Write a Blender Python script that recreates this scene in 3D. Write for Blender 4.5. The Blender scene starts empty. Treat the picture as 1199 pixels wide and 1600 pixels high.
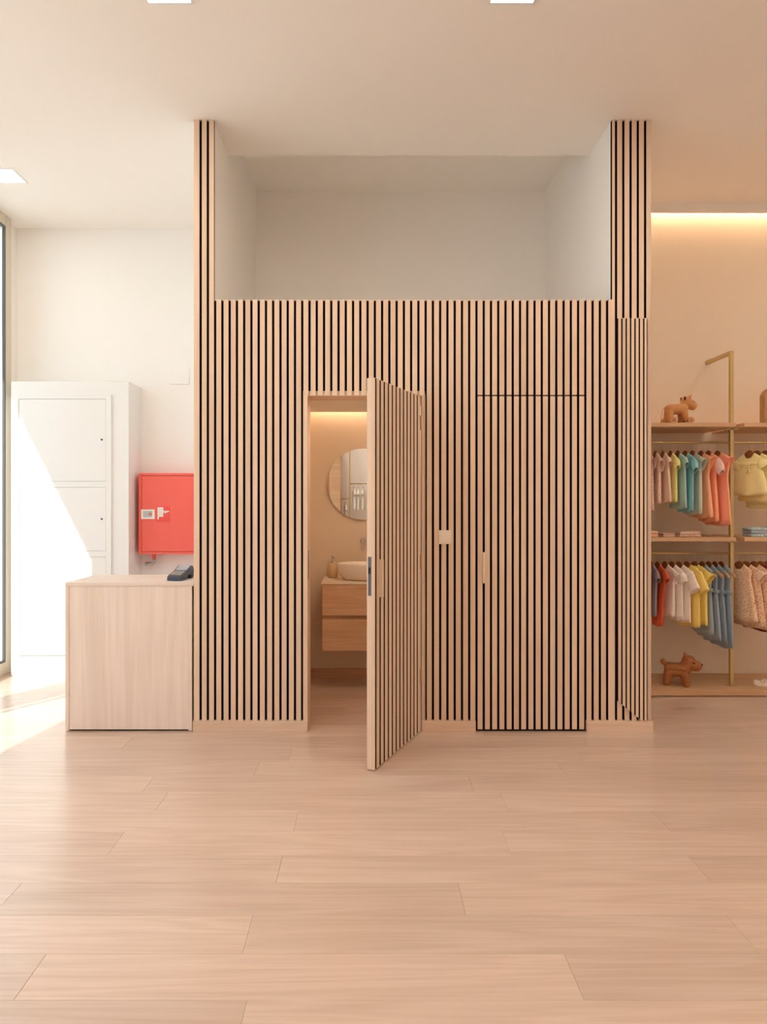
import bpy, bmesh, math, random
from mathutils import Vector, Matrix

PI = math.pi
R = math.radians
random.seed(7)
sc = bpy.context.scene
COL = sc.collection

# ------------------------------------------------------------------ camera
cam_d = bpy.data.cameras.new('camera')
cam = bpy.data.objects.new('camera', cam_d)
COL.objects.link(cam)
cam.location = (0, -4.25, 1.428)
cam.rotation_euler = (R(90), 0, 0)
cam_d.sensor_fit = 'VERTICAL'
cam_d.sensor_height = 36
cam_d.lens = 1062.5 / 1600 * 36
cam_d.shift_x = 23.5 / 1600
cam_d.shift_y = -14.0 / 1600
cam_d.clip_start = 0.05
sc.camera = cam

# ------------------------------------------------------------------ world, sun, exposure
SKY = 2.5
world = bpy.data.worlds.new('sky')
sc.world = world
world.use_nodes = True
bg = world.node_tree.nodes['Background']
bg.inputs[0].default_value = (0.75, 0.88, 1.0, 1)
bg.inputs[1].default_value = SKY

sun_d = bpy.data.lights.new('sun', 'SUN')
sun_d.energy = 6.0
sun_d.angle = R(0.5)
sun_d.color = (1.0, 0.97, 0.94)
sun = bpy.data.objects.new('sun', sun_d)
COL.objects.link(sun)
sun.rotation_euler = Vector((0.66, 0.943, -1.0)).to_track_quat('-Z', 'Y').to_euler()

COVE_E = 125.0          # warm strip in the clothes niche
BATH_E = 27.0          # warm strip in the bathroom
PANEL_E = 82.0         # square ceiling lights

sc.view_settings.view_transform = 'Standard'
sc.view_settings.look = 'None'
sc.view_settings.gamma = 1
sc.view_settings.use_curve_mapping = False
sc.view_settings.exposure = 0.07
sc.cycles.use_denoising = True
sc.cycles.max_bounces = 12
sc.cycles.diffuse_bounces = 8
sc.cycles.transparent_max_bounces = 12
sc.cycles.caustics_reflective = False
sc.cycles.caustics_refractive = False
sc.cycles.sample_clamp_indirect = 8.0


# ------------------------------------------------------------------ materials
def lin(c):
    return tuple((v / 255 / 12.92) if v / 255 <= 0.04045 else ((v / 255 + 0.055) / 1.055) ** 2.4 for v in c) + (1,)


def base_mat(name, rgb, rough=0.8, metal=0.0, spec=0.5):
    m = bpy.data.materials.new(name)
    m.use_nodes = True
    b = m.node_tree.nodes['Principled BSDF']
    b.inputs['Base Color'].default_value = lin(rgb)
    b.inputs['Roughness'].default_value = rough
    b.inputs['Metallic'].default_value = metal
    b.inputs['Specular IOR Level'].default_value = spec
    return m, m.node_tree, b


def noisy(name, rgb, rough=0.8, metal=0.0, spec=0.5, scale=30, var=0.05, bump=0.0, bscale=200):
    """plain colour with a little procedural mottling and relief"""
    m, nt, b = base_mat(name, rgb, rough, metal, spec)
    tc = nt.nodes.new('ShaderNodeTexCoord')
    n = nt.nodes.new('ShaderNodeTexNoise')
    n.inputs['Scale'].default_value = scale
    n.inputs['Detail'].default_value = 4
    nt.links.new(tc.outputs['Object'], n.inputs['Vector'])
    mx = nt.nodes.new('ShaderNodeMix')
    mx.data_type = 'RGBA'
    c = lin(rgb)
    mx.inputs[6].default_value = tuple(v * (1 - var) for v in c[:3]) + (1,)
    mx.inputs[7].default_value = tuple(min(1, v * (1 + var)) for v in c[:3]) + (1,)
    nt.links.new(n.outputs['Fac'], mx.inputs[0])
    nt.links.new(mx.outputs[2], b.inputs['Base Color'])
    if bump:
        n2 = nt.nodes.new('ShaderNodeTexNoise')
        n2.inputs['Scale'].default_value = bscale
        nt.links.new(tc.outputs['Object'], n2.inputs['Vector'])
        bp = nt.nodes.new('ShaderNodeBump')
        bp.inputs['Strength'].default_value = bump
        bp.inputs['Distance'].default_value = 0.002
        nt.links.new(n2.outputs['Fac'], bp.inputs['Height'])
        nt.links.new(bp.outputs['Normal'], b.inputs['Normal'])
    return m


def wood(name, dark, light, axis='Z', rough=0.55, stretch=0.6, fine=160, rings=5.0, var=0.10, broad=7.0, spec=0.4, contrast=1.0):
    """wood grain running along one object axis; every object gets its own stretch of grain"""
    m, nt, b = base_mat(name, light, rough, 0, spec)
    N, L = nt.nodes.new, nt.links.new
    tc = N('ShaderNodeTexCoord')
    oi = N('ShaderNodeObjectInfo')
    off = N('ShaderNodeVectorMath'); off.operation = 'SCALE'
    off.inputs[0].default_value = (13.7, 41.3, 27.9)
    L(oi.outputs['Random'], off.inputs['Scale'])
    add = N('ShaderNodeVectorMath'); add.operation = 'ADD'
    L(tc.outputs['Object'], add.inputs[0]); L(off.outputs[0], add.inputs[1])

    def mapped(along, across):
        mp = N('ShaderNodeMapping')
        s = [across] * 3
        s['XYZ'.index(axis)] = along
        mp.inputs['Scale'].default_value = s
        L(add.outputs[0], mp.inputs['Vector'])
        return mp
    m1 = mapped(stretch, broad)
    n1 = N('ShaderNodeTexNoise'); n1.inputs['Scale'].default_value = 1.0; n1.inputs['Detail'].default_value = 3
    n1.inputs['Distortion'].default_value = 0.4
    L(m1.outputs[0], n1.inputs['Vector'])
    mul = N('ShaderNodeMath'); mul.operation = 'MULTIPLY'; mul.inputs[1].default_value = rings
    L(n1.outputs['Fac'], mul.inputs[0])
    pp = N('ShaderNodeMath'); pp.operation = 'PINGPONG'; pp.inputs[1].default_value = 0.5
    L(mul.outputs[0], pp.inputs[0])
    m2 = mapped(stretch * 5, fine)
    n2 = N('ShaderNodeTexNoise'); n2.inputs['Scale'].default_value = 1.0; n2.inputs['Detail'].default_value = 4
    L(m2.outputs[0], n2.inputs['Vector'])
    m3 = mapped(stretch * 2.5, broad * 0.8)
    n3 = N('ShaderNodeTexNoise'); n3.inputs['Scale'].default_value = 1.0; n3.inputs['Detail'].default_value = 5
    L(m3.outputs[0], n3.inputs['Vector'])
    a1 = N('ShaderNodeMath'); a1.operation = 'MULTIPLY_ADD'; a1.inputs[1].default_value = 0.55
    L(pp.outputs[0], a1.inputs[0]); 
    a2 = N('ShaderNodeMath'); a2.operation = 'MULTIPLY'; a2.inputs[1].default_value = 0.5
    L(n2.outputs['Fac'], a2.inputs[0]); L(a2.outputs[0], a1.inputs[2])
    a3 = N('ShaderNodeMath'); a3.operation = 'MULTIPLY_ADD'; a3.inputs[1].default_value = 0.6
    L(n3.outputs['Fac'], a3.inputs[0]); L(a1.outputs[0], a3.inputs[2])
    mr = N('ShaderNodeMapRange')
    mid = 0.70
    mr.inputs['From Min'].default_value = mid - 0.42 / contrast
    mr.inputs['From Max'].default_value = mid + 0.30 / contrast
    L(a3.outputs[0], mr.inputs['Value'])
    mx = N('ShaderNodeMix'); mx.data_type = 'RGBA'
    mx.inputs[6].default_value = lin(dark); mx.inputs[7].default_value = lin(light)
    L(mr.outputs[0], mx.inputs[0])
    hsv = N('ShaderNodeHueSaturation')
    vr = N('ShaderNodeMapRange')
    vr.inputs['To Min'].default_value = 1 - var; vr.inputs['To Max'].default_value = 1 + var * 0.6
    L(oi.outputs['Random'], vr.inputs['Value']); L(vr.outputs[0], hsv.inputs['Value'])
    L(mx.outputs[2], hsv.inputs['Color']); L(hsv.outputs[0], b.inputs['Base Color'])
    bp = N('ShaderNodeBump'); bp.inputs['Strength'].default_value = 0.06; bp.inputs['Distance'].default_value = 0.001
    L(n2.outputs['Fac'], bp.inputs['Height']); L(bp.outputs['Normal'], b.inputs['Normal'])
    return m


def emitter(name, rgb, strength):
    m = bpy.data.materials.new(name); m.use_nodes = True
    nt = m.node_tree
    nt.nodes.remove(nt.nodes['Principled BSDF'])
    e = nt.nodes.new('ShaderNodeEmission')
    e.inputs[0].default_value = rgb + (1,)
    e.inputs[1].default_value = strength
    nt.links.new(e.outputs[0], nt.nodes['Material Output'].inputs[0])
    return m


def glass_mat(name):
    m = bpy.data.materials.new(name); m.use_nodes = True
    nt = m.node_tree
    nt.nodes.remove(nt.nodes['Principled BSDF'])
    t = nt.nodes.new('ShaderNodeBsdfTransparent'); t.inputs[0].default_value = (0.95, 0.97, 0.96, 1)
    g = nt.nodes.new('ShaderNodeBsdfGlossy'); g.inputs['Roughness'].default_value = 0.02
    lw = nt.nodes.new('ShaderNodeLayerWeight')
    pw = nt.nodes.new('ShaderNodeMath'); pw.operation = 'POWER'; pw.inputs[1].default_value = 5
    nt.links.new(lw.outputs['Facing'], pw.inputs[0])
    f = nt.nodes.new('ShaderNodeMath'); f.operation = 'MULTIPLY_ADD'; f.inputs[1].default_value = .22; f.inputs[2].default_value = .03
    nt.links.new(pw.outputs[0], f.inputs[0])
    mx = nt.nodes.new('ShaderNodeMixShader')
    nt.links.new(f.outputs[0], mx.inputs[0]); nt.links.new(t.outputs[0], mx.inputs[1]); nt.links.new(g.outputs[0], mx.inputs[2])
    nt.links.new(mx.outputs[0], nt.nodes['Material Output'].inputs[0])
    return m


def fabric(name, rgb, dots=None, dscale=120, dsize=0.28, weave=900, var=0.06):
    m, nt, b = base_mat(name, rgb, 0.92, 0, 0.15)
    N, L = nt.nodes.new, nt.links.new
    tc = N('ShaderNodeTexCoord')
    n = N('ShaderNodeTexNoise'); n.inputs['Scale'].default_value = 45; n.inputs['Detail'].default_value = 5
    L(tc.outputs['Object'], n.inputs['Vector'])
    mx = N('ShaderNodeMix'); mx.data_type = 'RGBA'
    c = lin(rgb)
    mx.inputs[6].default_value = tuple(v * (1 - var) for v in c[:3]) + (1,)
    mx.inputs[7].default_value = tuple(min(1, v * (1 + var)) for v in c[:3]) + (1,)
    L(n.outputs['Fac'], mx.inputs[0])
    out = mx.outputs[2]
    if dots:
        v = N('ShaderNodeTexVoronoi'); v.inputs['Scale'].default_value = dscale
        L(tc.outputs['Object'], v.inputs['Vector'])
        lt = N('ShaderNodeMath'); lt.operation = 'LESS_THAN'; lt.inputs[1].default_value = dsize
        L(v.outputs['Distance'], lt.inputs[0])
        m2 = N('ShaderNodeMix'); m2.data_type = 'RGBA'
        m2.inputs[7].default_value = lin(dots)
        L(out, m2.inputs[6]); L(lt.outputs[0], m2.inputs[0])
        out = m2.outputs[2]
    L(out, b.inputs['Base Color'])
    n2 = N('ShaderNodeTexNoise'); n2.inputs['Scale'].default_value = weave
    L(tc.outputs['Object'], n2.inputs['Vector'])
    bp = N('ShaderNodeBump'); bp.inputs['Strength'].default_value = 0.2; bp.inputs['Distance'].default_value = 0.001
    L(n2.outputs['Fac'], bp.inputs['Height']); L(bp.outputs['Normal'], b.inputs['Normal'])
    return m


M = {}
M['paint'] = noisy('white wall paint', (243, 239, 234), 0.85, spec=0.2, scale=6, var=0.012, bump=0.05, bscale=350)
M['ceiling'] = noisy('ceiling paint', (243, 238, 232), 0.9, spec=0.15, scale=5, var=0.01, bump=0.03, bscale=300)
M['plaster'] = noisy('beige wall paint', (226, 209, 188), 0.85, spec=0.2, scale=6, var=0.02, bump=0.05, bscale=300)
M['lacquer'] = noisy('white lacquer', (235, 232, 228), 0.5, spec=0.35, scale=8, var=0.01)
M['slat'] = wood('oak slat veneer', (208, 177, 150), (230, 203, 178), 'Z', 0.6, stretch=0.5, fine=220, broad=12, rings=3, var=0.05)
M['slat_h'] = wood('oak veneer lengthwise', (208, 176, 150), (228, 200, 176), 'X', 0.6, stretch=0.8, fine=180, broad=14, rings=4, var=0.03)
M['counter'] = wood('pale ash veneer', (214, 191, 174), (237, 219, 206), 'Z', 0.55, stretch=0.5, fine=120, broad=11, rings=3.0, var=0.02)
M['counter_top'] = wood('pale ash veneer top', (214, 191, 174), (235, 217, 204), 'X', 0.5, stretch=0.5, fine=120, broad=9, rings=3.0, var=0.02)
M['floor'] = wood('oak floor plank', (188, 159, 139), (219, 195, 178), 'X', 0.30, stretch=0.42, fine=100, broad=6.5, rings=9, var=0.07, spec=0.6, contrast=0.85)
M['shelf'] = wood('oak shelf veneer', (190, 148, 110), (215, 176, 138), 'X', 0.6, stretch=0.7, fine=150, broad=12, rings=4, var=0.03)
M['vanity'] = wood('oak vanity veneer', (188, 146, 110), (214, 176, 140), 'X', 0.55, stretch=1.0, fine=140, broad=16, rings=5, var=0.03)
M['felt'] = noisy('dark felt backing', (40, 20, 13), 0.95, spec=0.03, scale=90, var=0.06)
M['core_edge'] = noisy('dark fibreboard flank', (34, 17, 11), 0.95, spec=0.03, scale=90, var=0.06)
M['brass'] = noisy('satin brass', (204, 178, 124), 0.42, 0.75, scale=60, var=0.04)
M['brass_pale'] = noisy('champagne metal', (226, 206, 180), 0.45, 0.25, scale=60, var=0.03)
M['steel'] = noisy('brushed steel', (196, 188, 178), 0.4, 0.6, scale=80, var=0.05)
M['grey_metal'] = noisy('grey metal plate', (96, 94, 96), 0.5, 0.4, scale=80, var=0.05)
M['black'] = noisy('black rubber', (22, 22, 24), 0.7, scale=80, var=0.1)
M['hole'] = noisy('dark keyhole', (60, 60, 62), 0.6, scale=80, var=0.1)
M['mirror'], _, _ = base_mat('mirror silver', (240, 240, 238), 0.01, 1.0)
M['glass'] = glass_mat('window glass')
M['alu'] = noisy('beige window frame', (214, 204, 186), 0.45, spec=0.4, scale=40, var=0.02)
M['gasket'] = noisy('grey window gasket', (95, 95, 98), 0.6, scale=60, var=0.05)
M['red'] = noisy('red enamel', (240, 98, 82), 0.42, spec=0.5, scale=9, var=0.05)
M['red_sign'] = noisy('red sign plate', (236, 74, 62), 0.4, scale=9, var=0.02)
M['white_plastic'] = noisy('white plastic', (236, 230, 222), 0.4, scale=50, var=0.01)
M['switch'] = noisy('cream switch plastic', (232, 218, 198), 0.4, scale=50, var=0.01)
M['pipe_grey'] = noisy('galvanised pipe', (176, 176, 172), 0.4, 0.7, scale=80, var=0.08)
M['ceramic'] = noisy('white ceramic', (236, 228, 216), 0.18, spec=0.5, scale=20, var=0.01)
M['vtop'] = noisy('cream vanity top', (232, 214, 192), 0.4, scale=20, var=0.02)
M['soap'] = noisy('beige stoneware', (214, 186, 148), 0.6, scale=120, var=0.1)
M['terminal'] = noisy('dark grey plastic', (62, 62, 68), 0.45, scale=80, var=0.05)
M['terminal_blue'] = noisy('blue grey plastic', (52, 66, 92), 0.45, scale=80, var=0.05)
M['screen'] = noisy('terminal screen', (168, 160, 162), 0.2, scale=30, var=0.04)
M['keypad'] = noisy('grey keys', (150, 148, 146), 0.5, scale=80, var=0.05)
M['key_orange'] = noisy('orange key', (214, 150, 92), 0.5, scale=80, var=0.05)
M['hanger'] = wood('brown hanger wood', (126, 74, 38), (156, 98, 56), 'Y', 0.5, stretch=4, fine=250, broad=60, rings=3, var=0.08)
M['hanger_pale'] = wood('pale hanger tip', (196, 146, 94), (222, 176, 124), 'Y', 0.5, stretch=4, fine=250, broad=60, rings=3, var=0.05)
M['toy_pale'] = wood('pale beech toy', (186, 126, 74), (212, 152, 98), 'X', 0.55, stretch=4, fine=260, broad=40, rings=4, var=0.03)
M['toy_wheel'] = wood('beech wheel', (184, 132, 88), (210, 160, 116), 'Z', 0.55, stretch=8, fine=260, broad=60, rings=4, var=0.03)
M['toy_brown'] = wood('brown beech toy', (150, 88, 44), (178, 112, 62), 'X', 0.5, stretch=4, fine=260, broad=40, rings=4, var=0.03)
M['toy_dark'] = noisy('dark toy leather', (74, 38, 20), 0.7, scale=80, var=0.1)
M['toy_pin'] = noisy('wheel hub pin', (226, 190, 150), 0.5, scale=80, var=0.05)
M['block'] = wood('carved wood', (160, 116, 76), (190, 144, 98), 'Z', 0.55, stretch=5, fine=240, broad=40, rings=6, var=0.02)
M['shoe'] = noisy('cream leather', (232, 216, 200), 0.5, scale=80, var=0.02)
M['sole'] = noisy('brown sole', (96, 62, 42), 0.7, scale=80, var=0.05)
M['street'] = noisy('pale pavement', (200, 196, 188), 0.9, scale=4, var=0.06)
M['cove'] = emitter('warm strip light', (1.0, 0.73, 0.49), COVE_E)
M['cove_bath'] = emitter('warm bathroom strip light', (1.0, 0.74, 0.53), BATH_E)
M['bath_fill'] = emitter('warm downlight', (1.0, 0.78, 0.56), 155.0)  # for the unseen lamp added in the bathroom
M['panel'] = emitter('ceiling light diffuser', (1.0, 0.89, 0.75), PANEL_E)
M['panel_dim'] = emitter('dimmed ceiling light diffuser', (1.0, 0.89, 0.75), PANEL_E * .35)


fb = M['floor'].node_tree.nodes['Principled BSDF']     # satin varnish
fb.inputs['Coat Weight'].default_value = .55
fb.inputs['Coat Roughness'].default_value = .2


# ------------------------------------------------------------------ mesh helpers
def bx(bm, x0, x1, y0, y1, z0, z1):
    v = [bm.verts.new(p) for p in ((x0, y0, z0), (x1, y0, z0), (x1, y1, z0), (x0, y1, z0),
                                   (x0, y0, z1), (x1, y0, z1), (x1, y1, z1), (x0, y1, z1))]
    for f in ((0, 3, 2, 1), (4, 5, 6, 7), (0, 1, 5, 4), (1, 2, 6, 5), (2, 3, 7, 6), (3, 0, 4, 7)):
        bm.faces.new([v[i] for i in f])
    return bm


def boxes(*bs):
    bm = bmesh.new()
    for b in bs:
        bx(bm, *b)
    return bm


def tube(bm, pts, r, n=10, caps=True, flat=1.0):
    """a round tube through the points; r one radius or one per point"""
    pts = [Vector(p) for p in pts]
    rs = r if isinstance(r, (list, tuple)) else [r] * len(pts)
    rings = []
    ref = None
    for i, p in enumerate(pts):
        t = (pts[min(i + 1, len(pts) - 1)] - pts[max(i - 1, 0)]).normalized()
        if ref is None:
            ref = Vector((1, 0, 0)) if abs(t.x) < 0.8 else Vector((0, 0, 1))
        u = (ref - t * ref.dot(t)).normalized()
        w = t.cross(u)
        ref = u
        rings.append([bm.verts.new(p + u * (math.cos(2 * PI * k / n) * rs[i] * flat) + w * (math.sin(2 * PI * k / n) * rs[i])) for k in range(n)])
    for a, b in zip(rings, rings[1:]):
        for k in range(n):
            bm.faces.new((a[k], a[(k + 1) % n], b[(k + 1) % n], b[k]))
    if caps:
        bm.faces.new(rings[0][::-1]); bm.faces.new(rings[-1])
    return bm


def lathe(bm, prof, n=32, at=(0, 0, 0), sx=1.0, sy=1.0, close=False):
    rings = []
    for r, z in prof:
        rings.append([bm.verts.new((at[0] + r * sx * math.cos(2 * PI * k / n), at[1] + r * sy * math.sin(2 * PI * k / n), at[2] + z)) for k in range(n)])
    for a, b in zip(rings, rings[1:]):
        for k in range(n):
            bm.faces.new((a[k], a[(k + 1) % n], b[(k + 1) % n], b[k]))
    bm.faces.new(rings[0][::-1]); bm.faces.new(rings[-1])
    return bm


def disc(bm, c, r, axis, h, n=28):
    """a short cylinder centred on c along axis x, y or z"""
    c = Vector(c)
    d = {'x': Vector((1, 0, 0)), 'y': Vector((0, 1, 0)), 'z': Vector((0, 0, 1))}[axis]
    return tube(bm, [c - d * h / 2, c + d * h / 2], r, n)


def prism(bm, prof, y0, y1):
    """an outline in x,z pulled from y0 to y1"""
    a = [bm.verts.new((x, y0, z)) for x, z in prof]
    b = [bm.verts.new((x, y1, z)) for x, z in prof]
    n = len(prof)
    bm.faces.new(a); bm.faces.new(b[::-1])
    for i in range(n):
        bm.faces.new((a[i], b[i], b[(i + 1) % n], a[(i + 1) % n]))
    return bm


def ball(bm, c, r, s=(1, 1, 1), n=14, rot=None):
    mt = Matrix.Translation(c)
    if rot:
        mt = mt @ Matrix.Rotation(rot[0], 4, rot[1])
    mt = mt @ Matrix.Diagonal((s[0] * r, s[1] * r, s[2] * r, 1))
    bmesh.ops.create_uvsphere(bm, u_segments=n, v_segments=n // 2 + 2, radius=1, matrix=mt)
    return bm


def obj(name, bm, m, parent=None, bevel=0.0, smooth=False, loc=None, rotz=0.0, seg=2):
    me = bpy.data.meshes.new(name)
    bmesh.ops.recalc_face_normals(bm, faces=bm.faces[:])
    bm.to_mesh(me); bm.free()
    if smooth:
        me.polygons.foreach_set('use_smooth', [True] * len(me.polygons))
    if m is not None:
        me.materials.append(m if not isinstance(m, str) else M[m])
    return link(name, me, parent, bevel, loc, rotz, seg)


def link(name, me, parent=None, bevel=0.0, loc=None, rotz=0.0, seg=2):
    o = bpy.data.objects.new(name, me)
    COL.objects.link(o)
    if parent is not None:
        o.parent = parent
    if loc is not None:
        o.location = loc
    o.rotation_euler.z = rotz
    if bevel:
        b = o.modifiers.new('edge', 'BEVEL'); b.width = bevel; b.segments = seg; b.limit_method = 'ANGLE'
        b.harden_normals = False
    return o


def tag(o, label, cat, group=None, kind=None):
    o['label'] = label
    o['category'] = cat
    if group: o['group'] = group
    if kind: o['kind'] = kind
    return o


def thing(name, label, cat, loc=(0, 0, 0), rotz=0.0, group=None, kind=None):
    o = bpy.data.objects.new(name, None)
    o.empty_display_size = 0.05
    COL.objects.link(o)
    o.location = loc; o.rotation_euler.z = rotz
    return tag(o, label, cat, group, kind)


def copy_tree(o, parent=None):
    c = o.copy(); COL.objects.link(c); c.parent = parent
    for ch in [k for k in o.children]:
        copy_tree(ch, c)
    return c


CH = 3.824             # ceiling height
XL, XR, YR, YB = -3.077, 4.9, -6.2, 1.684   # left wall, right wall, rear wall, back wall faces

# ------------------------------------------------------------------ floor
fl = obj('floor', boxes((-3.4, 5.1, -6.4, 2.0, -0.12, -0.004)), 'floor')
tag(fl, 'pale oak plank floor running across the whole shop', 'floor', kind='structure')
PL, PW, GAP = 1.64, 0.2008, 0.0008
plank_cache = {}


def plank_mesh(length):
    key = round(length, 3)
    if key not in plank_cache:
        bm = boxes((-length / 2 + GAP / 2, length / 2 - GAP / 2, -PW / 2 + GAP / 2, PW / 2 - GAP / 2, -0.004, 0.0))
        bmesh.ops.bevel(bm, geom=[e for e in bm.edges if all(v.co.z > -0.001 for v in e.verts)], offset=0.0005, segments=1, affect='EDGES')
        me = bpy.data.meshes.new('plank')
        bmesh.ops.recalc_face_normals(bm, faces=bm.faces[:])
        bm.to_mesh(me); bm.free()
        me.materials.append(M['floor'])
        plank_cache[key] = me
    return plank_cache[key]


joints = {-4: .65, -5: -.325, -6: -1.06, -7: -.348, -8: .337, -9: -.40, -10: .62, -11: -.349}
# planks are laid in rows along x; row k lies between y = -.289 + .2008k and the next
for k in range(-16, 12):
    y = -0.289 + PW * (k + 0.5)
    j = joints.get(k, random.uniform(-0.8, 0.8))
    x0 = j - 3 * PL
    while x0 < 4.9:
        a, b = max(x0, -3.3), min(x0 + PL, 5.0)
        if b - a > 0.05:
            link('plank', plank_mesh(b - a), fl, loc=((a + b) / 2, y, 0))
        x0 += PL

# ------------------------------------------------------------------ ceiling
ce = obj('ceiling', boxes((-3.4, 5.1, -6.4, .438, CH, 4.25), (-3.4, -1.03, .438, 1.9, CH, 4.25),
                          (1.64, 5.1, .438, 1.19, CH, 4.25), (1.64, 5.1, 1.19, 1.9, 4.0, 4.25),
                          (-1.03, 1.64, .438, 1.9, 4.104, 4.25)), 'ceiling')
tag(ce, 'white painted ceiling with a raised bay behind the slatted front', 'ceiling', kind='structure')
lip = obj('trim_1', boxes((1.768, 4.9, 1.175, 1.19, 3.747, CH)), 'ceiling')
tag(lip, 'low ceiling lip hiding the strip light above the clothes wall', 'trim', kind='structure')

# ------------------------------------------------------------------ outer walls
w = obj('wall_back', boxes((-3.4, -1.092, YB, 1.9, 0, CH)), 'paint')
tag(w, 'white back wall behind the counter', 'wall', kind='structure')
w = obj('wall_rear', boxes((-3.4, 5.1, -6.4, YR, 0, CH)), 'paint')
tag(w, 'white wall behind the camera seen in the round mirror', 'wall', kind='structure')
w = obj('wall_right', boxes((XR, 5.1, YR, 1.25, 0, CH)), 'paint')
tag(w, 'white wall closing the shop beyond the clothes rails', 'wall', kind='structure')
w = obj('wall_niche', boxes((1.768, 5.1, 1.25, 1.9, 0, 4.0)), 'plaster')
tag(w, 'warm beige wall behind the hanging clothes', 'wall', kind='structure')

WX0, WX1 = -3.15, XL
WIN = [(.13, 1.44), (-2.42, -.34), (-4.7, -2.62)]     # openings along y
ZS, ZT = 0.02, 3.72
piers = [(1.50, YB), (-.34, .13), (-2.62, -2.42), (YR, -4.7)]
w = obj('wall_left', boxes(*[(WX0 if a < 1 else -3.10, WX1, a, b, 0, CH) for a, b in piers],
                           *[(WX0, WX1, a, b, ZT, CH) for a, b in WIN]), 'paint')
tag(w, 'white wall with tall windows on the street side', 'wall', kind='structure')
for i, (a, b) in enumerate(WIN):
    wn = thing('window_%d' % (i + 1), ['tall glazed window in a beige frame beside the white utility cabinet',
                                       'tall beige framed window letting sun on the floor before the counter',
                                       'tall beige framed window nearest the rear wall'][i], 'window',
               (XL, (a + b) / 2, 0), kind='structure')
    hy = (b - a) / 2
    far = 1.50 - (a + b) / 2 if i == 0 else hy
    X0, X1 = 0.026, 0.057
    obj('jamb', boxes((X0, X1, hy - .03, far, 0, CH - .001)), 'alu', wn, bevel=.003)
    obj('jamb', boxes((X0, X1, -hy, -hy + .09, 0, CH - .001)), 'alu', wn, bevel=.003)
    obj('head', boxes((X0, X1, -hy + .09, hy - .03, CH - .09, CH - .001)), 'alu', wn, bevel=.003)
    obj('bottom_rail', boxes((X0, X1, -hy + .09, hy - .03, 0, .106)), 'alu', wn, bevel=.003)
    g = .018
    obj('gasket', boxes((X0 + .010, X1 - .002, hy - .03 - g, hy - .03, .106, CH - .09), (X0 + .010, X1 - .002, -hy + .09, -hy + .09 + g, .106, CH - .09),
                        (X0 + .010, X1 - .002, -hy + .09 + g, hy - .03 - g, CH - .09 - g, CH - .09), (X0 + .010, X1 - .002, -hy + .09 + g, hy - .03 - g, .106, .106 + g)), 'gasket', wn)
    obj('pane', boxes((.036, .042, -hy + .09 + g, hy - .03 - g, .106 + g, CH - .09 - g)), 'glass', wn)

# street side, outside the windows
o = obj('ground', boxes((-12, -3.4, -12, 9, -.14, -.02)), 'street')
tag(o, 'pale pavement outside the tall windows', 'ground', kind='structure')
bm = bmesh.new()


def cx(y): return -4.289 + .17 * (y + .536)


v = [(cx(-7), -7), (-3.3, -7), (-3.3, 2.4), (cx(2.4), 2.4)]
lo = [bm.verts.new((x, y, 4.3)) for x, y in v]; hi = [bm.verts.new((x, y, 4.42)) for x, y in v]
bm.faces.new(lo[::-1]); bm.faces.new(hi)
for i in range(4):
    bm.faces.new((lo[i], lo[(i + 1) % 4], hi[(i + 1) % 4], hi[i]))
o = obj('shade_slab', bm, 'paint')  # never in view; slanted edge shaped to cut off the sunlight indoors
tag(o, 'unseen slab shaped to shade the street windows', 'shade_slab', kind='structure')

# ------------------------------------------------------------------ slatted front
P, SW = 0.0454, 0.0310
G0 = -0.9588                      # centre of the first gap
gapx = lambda k: G0 + P * k
SD = 0.020                        # slat depth
slat_cache = {}


def dark_sides(me, band=.004):
    """the strips are veneered on the face and dark board on the flanks"""
    me.materials.append(M['core_edge'])
    for p in me.polygons:
        if abs(p.normal.x) > .9:
            p.material_index = 1


def slat(parent, x0, x1, z0, z1, y=0.0, d=SD, m='slat', key=None):
    k = (round(x1 - x0, 4), round(z1 - z0, 4), d, m)
    if k not in slat_cache:
        bm = boxes(((x0 - x1) / 2, (x1 - x0) / 2, 0, d, -(z1 - z0) / 2, (z1 - z0) / 2))
        bmesh.ops.bevel(bm, geom=[e for e in bm.edges if abs(e.verts[0].co.z - e.verts[1].co.z) > .01 and e.verts[0].co.y < .001],
                        offset=.0015, segments=1, affect='EDGES')
        me = bpy.data.meshes.new('slat')
        bmesh.ops.recalc_face_normals(bm, faces=bm.faces[:])
        bm.to_mesh(me); bm.free(); me.materials.append(M[m]); dark_sides(me)
        slat_cache[k] = me
    return link('slat', slat_cache[k], parent, loc=((x0 + x1) / 2, y, (z0 + z1) / 2))


HG = (P - SW) / 2                 # half gap
DL, DR, DT = -.380, .328, 2.10    # bathroom doorway
CL, CR = gapx(36), gapx(51)       # closet door
WT = 2.70
BB = .068
front = thing('wall_middle', 'oak slat wall with dark gaps around the bathroom doorway', 'wall', (0, 0, 0), kind='structure')
obj('backing', boxes((-1.092, DL - .03, SD, .03, 0, WT - .002), (DL - .03, DR + .03, SD, .03, DT + .01, WT - .002), (DR + .03, CL, SD, .03, 0, WT - .002),
                     (CL, CR, SD, .03, DT + .004, WT - .002), (CR, 1.768, SD, .03, 0, WT - .002),
                     (-1.092, -.968, SD, .03, WT, CH), (1.524, 1.768, SD, .03, WT, CH)), 'felt', front)
obj('core', boxes((-.968, DL - .03, .03, .12, 0, WT - .002), (DL - .03, DR + .03, .03, .12, DT + .01, WT - .002), (DR + .03, .62, .03, .12, 0, WT - .002)), 'paint', front)
obj('core', boxes((.62, 1.524, .03, .12, 0, WT - .002)), 'felt', front)
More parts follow.
